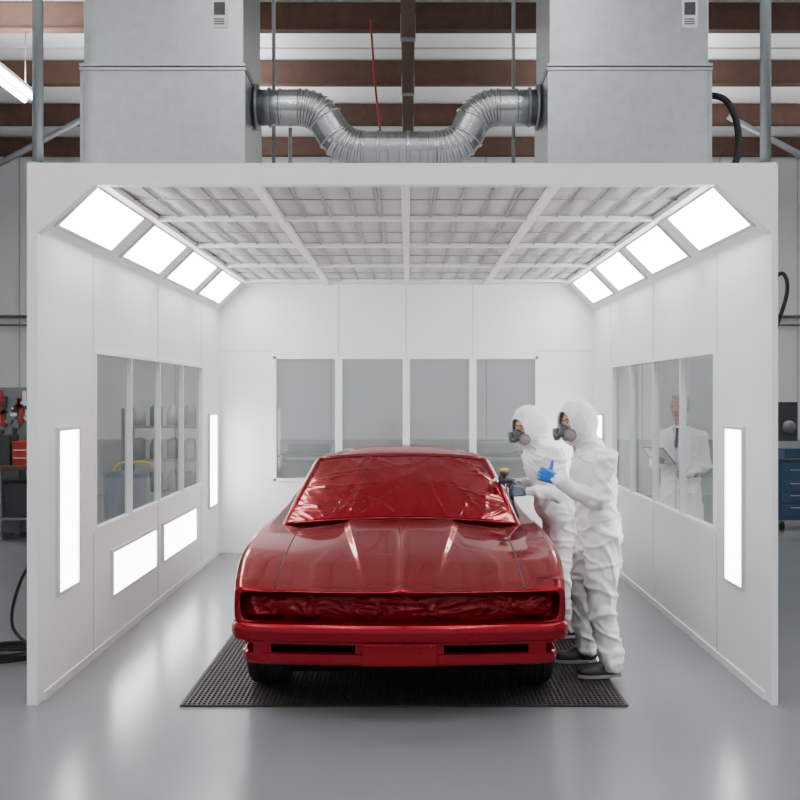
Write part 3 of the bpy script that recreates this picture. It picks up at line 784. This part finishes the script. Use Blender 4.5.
g.tube([T2(hx+.132, hy+.02, hz+.068), T2(hx+.145, hy+.02, hz+.068)], .006, 'chrome', 8)
g.tube([T2(hx+.132, hy-.02, hz+.068), T2(hx+.145, hy-.02, hz+.068)], .006, 'chrome', 8)
g.tube([T2(hx+.05, hy, hz+.08), T2(hx+.05, hy, hz+.10), T2(hx+.05, hy, hz+.11), T2(hx+.05, hy, hz+.135)], [.012, .014, .03, .033], 'dark', 20)
g.tube([T2(hx+.05, hy, hz+.135), T2(hx+.05, hy, hz+.15), T2(hx+.05, hy, hz+.156)], [.034, .034, .02], 'yellow', 20)
g.tube([T2(hx+.045, hy, hz+.05), T2(hx+.04, hy, hz+.02), T2(hx+.03, hy, hz-.01)], .005, 'chrome', 8)
g.tube(smooth_path([T2(hx-.012, hy, hz-.07), T2(hx-.03, hy, hz-.14), T2(hx-.10, hy+.02, hz-.3), T2(hx-.18, hy+.06, hz-.5), T2(hx-.2, hy+.08, hz-.8), T2(hx-.2, hy+.1, .03), T2(hx-.3, hy-.1, .022), T2(hx-.8, hy-.2, .022)]), .009, 'dark', 8)
g.obj('spray_gun', E2)

# man in lab coat outside the right-hand window
EO = empty('inspector_in_lab_coat', (2.60, 9.55, .0)); TO = Frame((0, 0, 0), (-.50, -.866, 0))
P = [loft_rings(TO, [(0, 0, .48, .16, .23), (0, 0, .7, .155, .215), (0, 0, .95, .14, .195), (0, 0, 1.12, .125, .18), (0, 0, 1.3, .13, .20), (0, 0, 1.42, .115, .205), (0, 0, 1.47, .09, .16), (-.01, 0, 1.51, .065, .08)])]
OS = [(-.01, .195, 1.40), (-.01, -.195, 1.40)]; OE = [(.0, .25, 1.13), (.02, -.235, 1.13)]; OW = [(.20, .14, 1.06), (.22, -.15, 1.17)]
for i in (0, 1):
    P += [('cone', TO(-.01, (.1, -.1)[i], 1.42), TO(*OS[i]), .06, .065), ('cone', TO(*OS[i]), TO(*OE[i]), .064, .054), ('cone', TO(*OE[i]), TO(*OW[i]), .054, .040)]
fuse('lab_coat', P, .010, 'coat', EO, 3, cloth(1.5, .008))
fuse('trousers', [('cone', TO(0, sg*.09, .6), TO(0, sg*.10, .09), .085, .065) for sg in (-1, 1)], .012, 'trouser', EO, 2)
for i, sg in ((0, 1), (1, -1)): shoe('shoe_'+('left', 'right')[i], EO, TO, .0, sg*.10, sg*.15)
HO = Frame(TO(.02, 0, 1.675), TO.d(1, -.15, -.05)); head(EO, HO, hair=True)
b = MB()
def chest_pt(bb, c, off=0.0):
    ra = .13 if c < 1.35 else .13-(c-1.35)*.35; rb = .2
    return TO(ra*math.sqrt(max(.05, 1-(bb/rb)**2))+off, bb, c)
b.add([chest_pt(-.055, 1.49, .012), chest_pt(.055, 1.49, .012), chest_pt(.012, 1.27, .012), chest_pt(-.012, 1.27, .012)], [(0, 1, 2, 3)], 'shirt')
b.add([chest_pt(-.012, 1.49, .018), chest_pt(.012, 1.49, .018), chest_pt(.015, 1.32, .018), chest_pt(0, 1.29, .018), chest_pt(-.015, 1.32, .018)], [(0, 1, 2, 3, 4)], 'tie')
for sg in (-1, 1):
    b.add([chest_pt(sg*.05, 1.50, .02), chest_pt(sg*.09, 1.44, .022), chest_pt(sg*.075, 1.38, .02), chest_pt(sg*.004, 1.24, .018), chest_pt(sg*.02, 1.36, .018)], [(0, 1, 2, 3, 4)], 'coat')
    b.add([TO(.06, sg*.07, 1.52), TO(.085, sg*.01, 1.49), TO(.10, sg*.05, 1.465)], [(0, 1, 2)], 'paper')
b.tube([TO(.145, 0, 1.22), TO(.155, 0, .95), TO(.168, 0, .7), TO(.17, 0, .5)], .004, 'seam', 6)
b.obj('shirt_tie_and_lapels', EO, solid=.004)
hand('hand_right', EO, TO(*OW[1]), TO.d(.75, .35, .15), TO.d(-.2, .3, 1), TO.d(.3, -1, .2), 'skin', (35, 45, 30), (.5, .6, .5))
hand('hand_left', EO, TO(*OW[0]), TO.d(.5, -.85, .0), TO.d(-1, -.5, 0), TO.d(0, 0, 1), 'skin', (45, 50, 30), None)
b = MB(); cc = TO(.33, -.11, 1.235); cu = TO.d(.25, .97, .0)*.11; cv = TO.d(.80, -.2, .55).normalized()*.145; cn = cu.cross(cv).normalized()
b.obox(cc, cu, cv, cn*.003, 'dark'); b.obox(cc+cn*.0045, cu*.92, cv*.93, cn*.0012, 'paper'); b.obox(cc+cv*.93+cn*.008, cu*.35, cv*.06, cn*.006, 'grey')
b.obj('clipboard', EO)

# ------------------------------------------------------------------ hall furniture
def bench(name, x0, x1, y0, y1, h, items, cans=14):
    e = empty(name, (x0, y0, 0))
    def L(b): b.v = [(p[0]-x0, p[1]-y0, p[2]) for p in b.v]; return b
    b = MB(); b.box(x0, x1, y0, y1, h-.05, h, 'wood'); b.box(x0+.05, x1-.05, y0+.05, y1-.03, .25, .28, 'grey')
    for x in (x0+.03, (x0+x1)/2, x1-.09):
        for y in (y0+.03, y1-.09): b.box(x, x+.06, y, y+.06, 0, h-.05, 'grey')
    L(b).obj('frame', e, bevel=.005)
    b = MB()
    for it in items: b.box(*it)
    L(b).obj('tools_and_boxes', e, bevel=.012)
    b = MB()
    for i in range(cans):
        x = x0+.12+(x1-x0-.24)*R.random(); w = .03+.05*R.random(); z = .28
        b.lathe((x, y0+.12+.2*R.random(), z if i % 2 else h), (0, 0, 1), [(w, 0), (w, .12+.1*R.random()), (w*.5, .24), (w*.4, .27)], R.choice(['redtool', 'dark', 'grey', 'green', 'dark', 'grey']), 16)
    L(b).obj('cans_and_bottles', e)
bench('workbench', -6.0, -4.15, 12.3, 13.0, .92, [(-5.2, -4.98, 12.5, 12.8, .92, 1.3, 'dark'), (-4.95, -4.7, 12.5, 12.8, .92, 1.22, 'redtool'), (-4.93, -4.72, 12.49, 12.5, 1.0, 1.02, 'chrome'), (-4.93, -4.72, 12.49, 12.5, 1.1, 1.12, 'chrome'), (-4.4, -4.25, 12.4, 12.8, .92, 1.15, 'grey'), (-5.7, -4.5, 12.4, 12.9, .28, .7, 'dark'), (-4.45, -4.2, 12.4, 12.9, .28, .6, 'navy')])
b = MB(); b.box(-6.2, -4.15, 13.1, 13.14, 0, 1.9, 'grey')
for i in range(70):
    x = -6.1+1.85*R.random(); z = 1.05+.7*R.random(); k = R.choice(['dark', 'redtool', 'chrome', 'dark', 'dark', 'grey', 'redtool'])
    b.box(x, x+.03+.03*R.random(), 13.06, 13.1, z, z+.1+.15*R.random(), k); b.box(x-.02, x+.07, 13.05, 13.1, z+.02, z+.06, k)
b.obj('tool_pegboard')
bench('workbench', -1.9, 1.9, 14.0, 14.7, .98, [(-1.7, -1.1, 14.2, 14.5, .98, 1.1, 'dark'), (.9, 1.5, 14.1, 14.5, .98, 1.12, 'grey'), (-1.8, 1.8, 14.1, 14.6, .28, .85, 'dark')], 0)
b = MB()
for x in (-4.3, -2.95):
    for y in (15.0, 15.5): b.box(x, x+.05, y, y+.05, 0, 1.6, 'grey')
for z in (.3, .8, 1.3): b.box(-4.3, -2.9, 15.0, 15.55, z, z+.03, 'grey')
for i in range(15):
    z = (.33, .83, 1.33)[i % 3]; x = -4.1+.26*(i//3); b.lathe((x, 15.25, z), (0, 0, 1), [(.1, 0), (.1, .2+.08*(i % 2)), (.04, .32)], R.choice(['navy', 'grey', 'dark', 'hallwall2', 'dark']), 18)
b.obj('storage_shelf')
# drum trolley behind the left window
b = MB(); b.lathe((-3.15, 11.2, .12), (0, 0, 1), [(.24, 0), (.24, .8), (.22, .82), (.06, .84), (.06, .92)], 'navy', 28); b.lathe((-3.15, 11.2, .4), (0, 0, 1), [(.243, 0), (.248, .02), (.243, .04)], 'navy', 28)
b.box(-3.45, -2.85, 10.9, 11.5, .09, .12, 'dark')
for x in (-3.4, -2.9):
    for y in (10.95, 11.45): b.lathe((x-.02, y, .05), (1, 0, 0), [(0, 0), (.05, 0), (.05, .04), (0, .04)], 'black', 16)
b.tube(smooth_path([(-3.4, 11.5, .12), (-3.4, 11.55, .9), (-3.15, 11.55, 1.02), (-2.9, 11.55, .9), (-2.9, 11.5, .12)]), .018, 'yellow', 8)
b.obj('drum_trolley')
e = empty('tool_cart', (5.35, 13.5, 0)); b = MB(); b.box(-.45, .45, -.25, .25, .14, .92, 'navy')
for z in (.2, .36, .52, .70): b.box(-.41, .41, -.262, -.25, z, z+.14 if z < .7 else z+.19, 'navy'); b.box(-.3, .3, -.285, -.262, z+.1, z+.115, 'chrome')
b.box(-.47, .47, -.27, .27, .92, .95, 'dark'); b.box(-.3, .0, -.1, .15, .95, 1.08, 'navy'); b.obj('cabinet', e, bevel=.008)
b = MB()
for x in (-.38, .38):
    for y in (-.2, .2): b.lathe((x-.02, y, .06), (1, 0, 0), [(.0, 0), (.06, 0), (.06, .04), (0, .04)], 'black', 18); b.box(x-.03, x+.03, y-.02, y+.02, .09, .14, 'grey')
b.obj('casters', e)
b = MB(); b.box(5.05, 5.13, 14.2, 14.28, 0, 3.4, 'grey'); b.box(5.0, 5.5, 14.12, 14.2, 1.15, 1.7, 'dark'); b.box(5.05, 5.2, 14.10, 14.12, 1.5, 1.62, 'green'); b.lathe((5.38, 14.1, 1.35), (0, 1, 0), [(.0, 0), (.09, 0), (.09, .03)], 'grey', 24)
b.tube(smooth_path([(5.1, 14.1, 1.7), (5.08, 14.05, 2.4), (5.3, 14.0, 3.2), (5.25, 14.0, 3.5), (5.1, 14.1, 3.4)]), .03, 'black', 8)
b.obj('compressor_control_panel')
b = MB(); hp = []
for i in range(90):
    a = i*.28; r = .17+.012*math.sin(i*.9); hp.append((-2.75+r*math.cos(a)*1.3, 6.85+r*math.sin(a), .013+.0165*int(i/23)+.003))
b.tube(hp, .011, 'black', 8)
b.tube(smooth_path([hp[-1], (-2.75, 6.95, .2), (-2.68, 6.9, .5), (-2.48, 6.8, .8), (-2.36, 6.75, 1.02)]), .011, 'black', 8)
b.tube([(-3.3, 7.0, .013), (-3.0, 6.95, .013), (-2.85, 7.0, .02)], .011, 'black', 8)
b.tube([(-2.36, 6.75, 1.0), (-2.30, 6.75, 1.08)], .02, 'orange', 10)
b.box(-2.32, -2.21, 6.70, 6.80, 1.03, 1.13, 'dark')
b.obj('air_hose_coil')
b = MB(); b.tube([(3.6, 9.0, .012), (4.2, 9.3, .012), (5.2, 9.4, .012), (6.5, 9.1, .012)], .012, 'black', 8); b.obj('floor_cable')

# ------------------------------------------------------------------ world + camera
w = bpy.data.worlds.new('world'); SC.world = w; w.use_nodes = True
bg = w.node_tree.nodes['Background']; bg.inputs[0].default_value = (.93, .96, 1, 1); bg.inputs[1].default_value = .8
cam = bpy.data.cameras.new('camera'); co = bpy.data.objects.new('camera', cam); SC.collection.objects.link(co)
co.location = (0, 0, 1.8); co.rotation_euler = (pi/2, 0, 0)
cam.lens = 45; cam.sensor_width = 36; cam.shift_x = -.01; cam.shift_y = -.00625
SC.camera = co
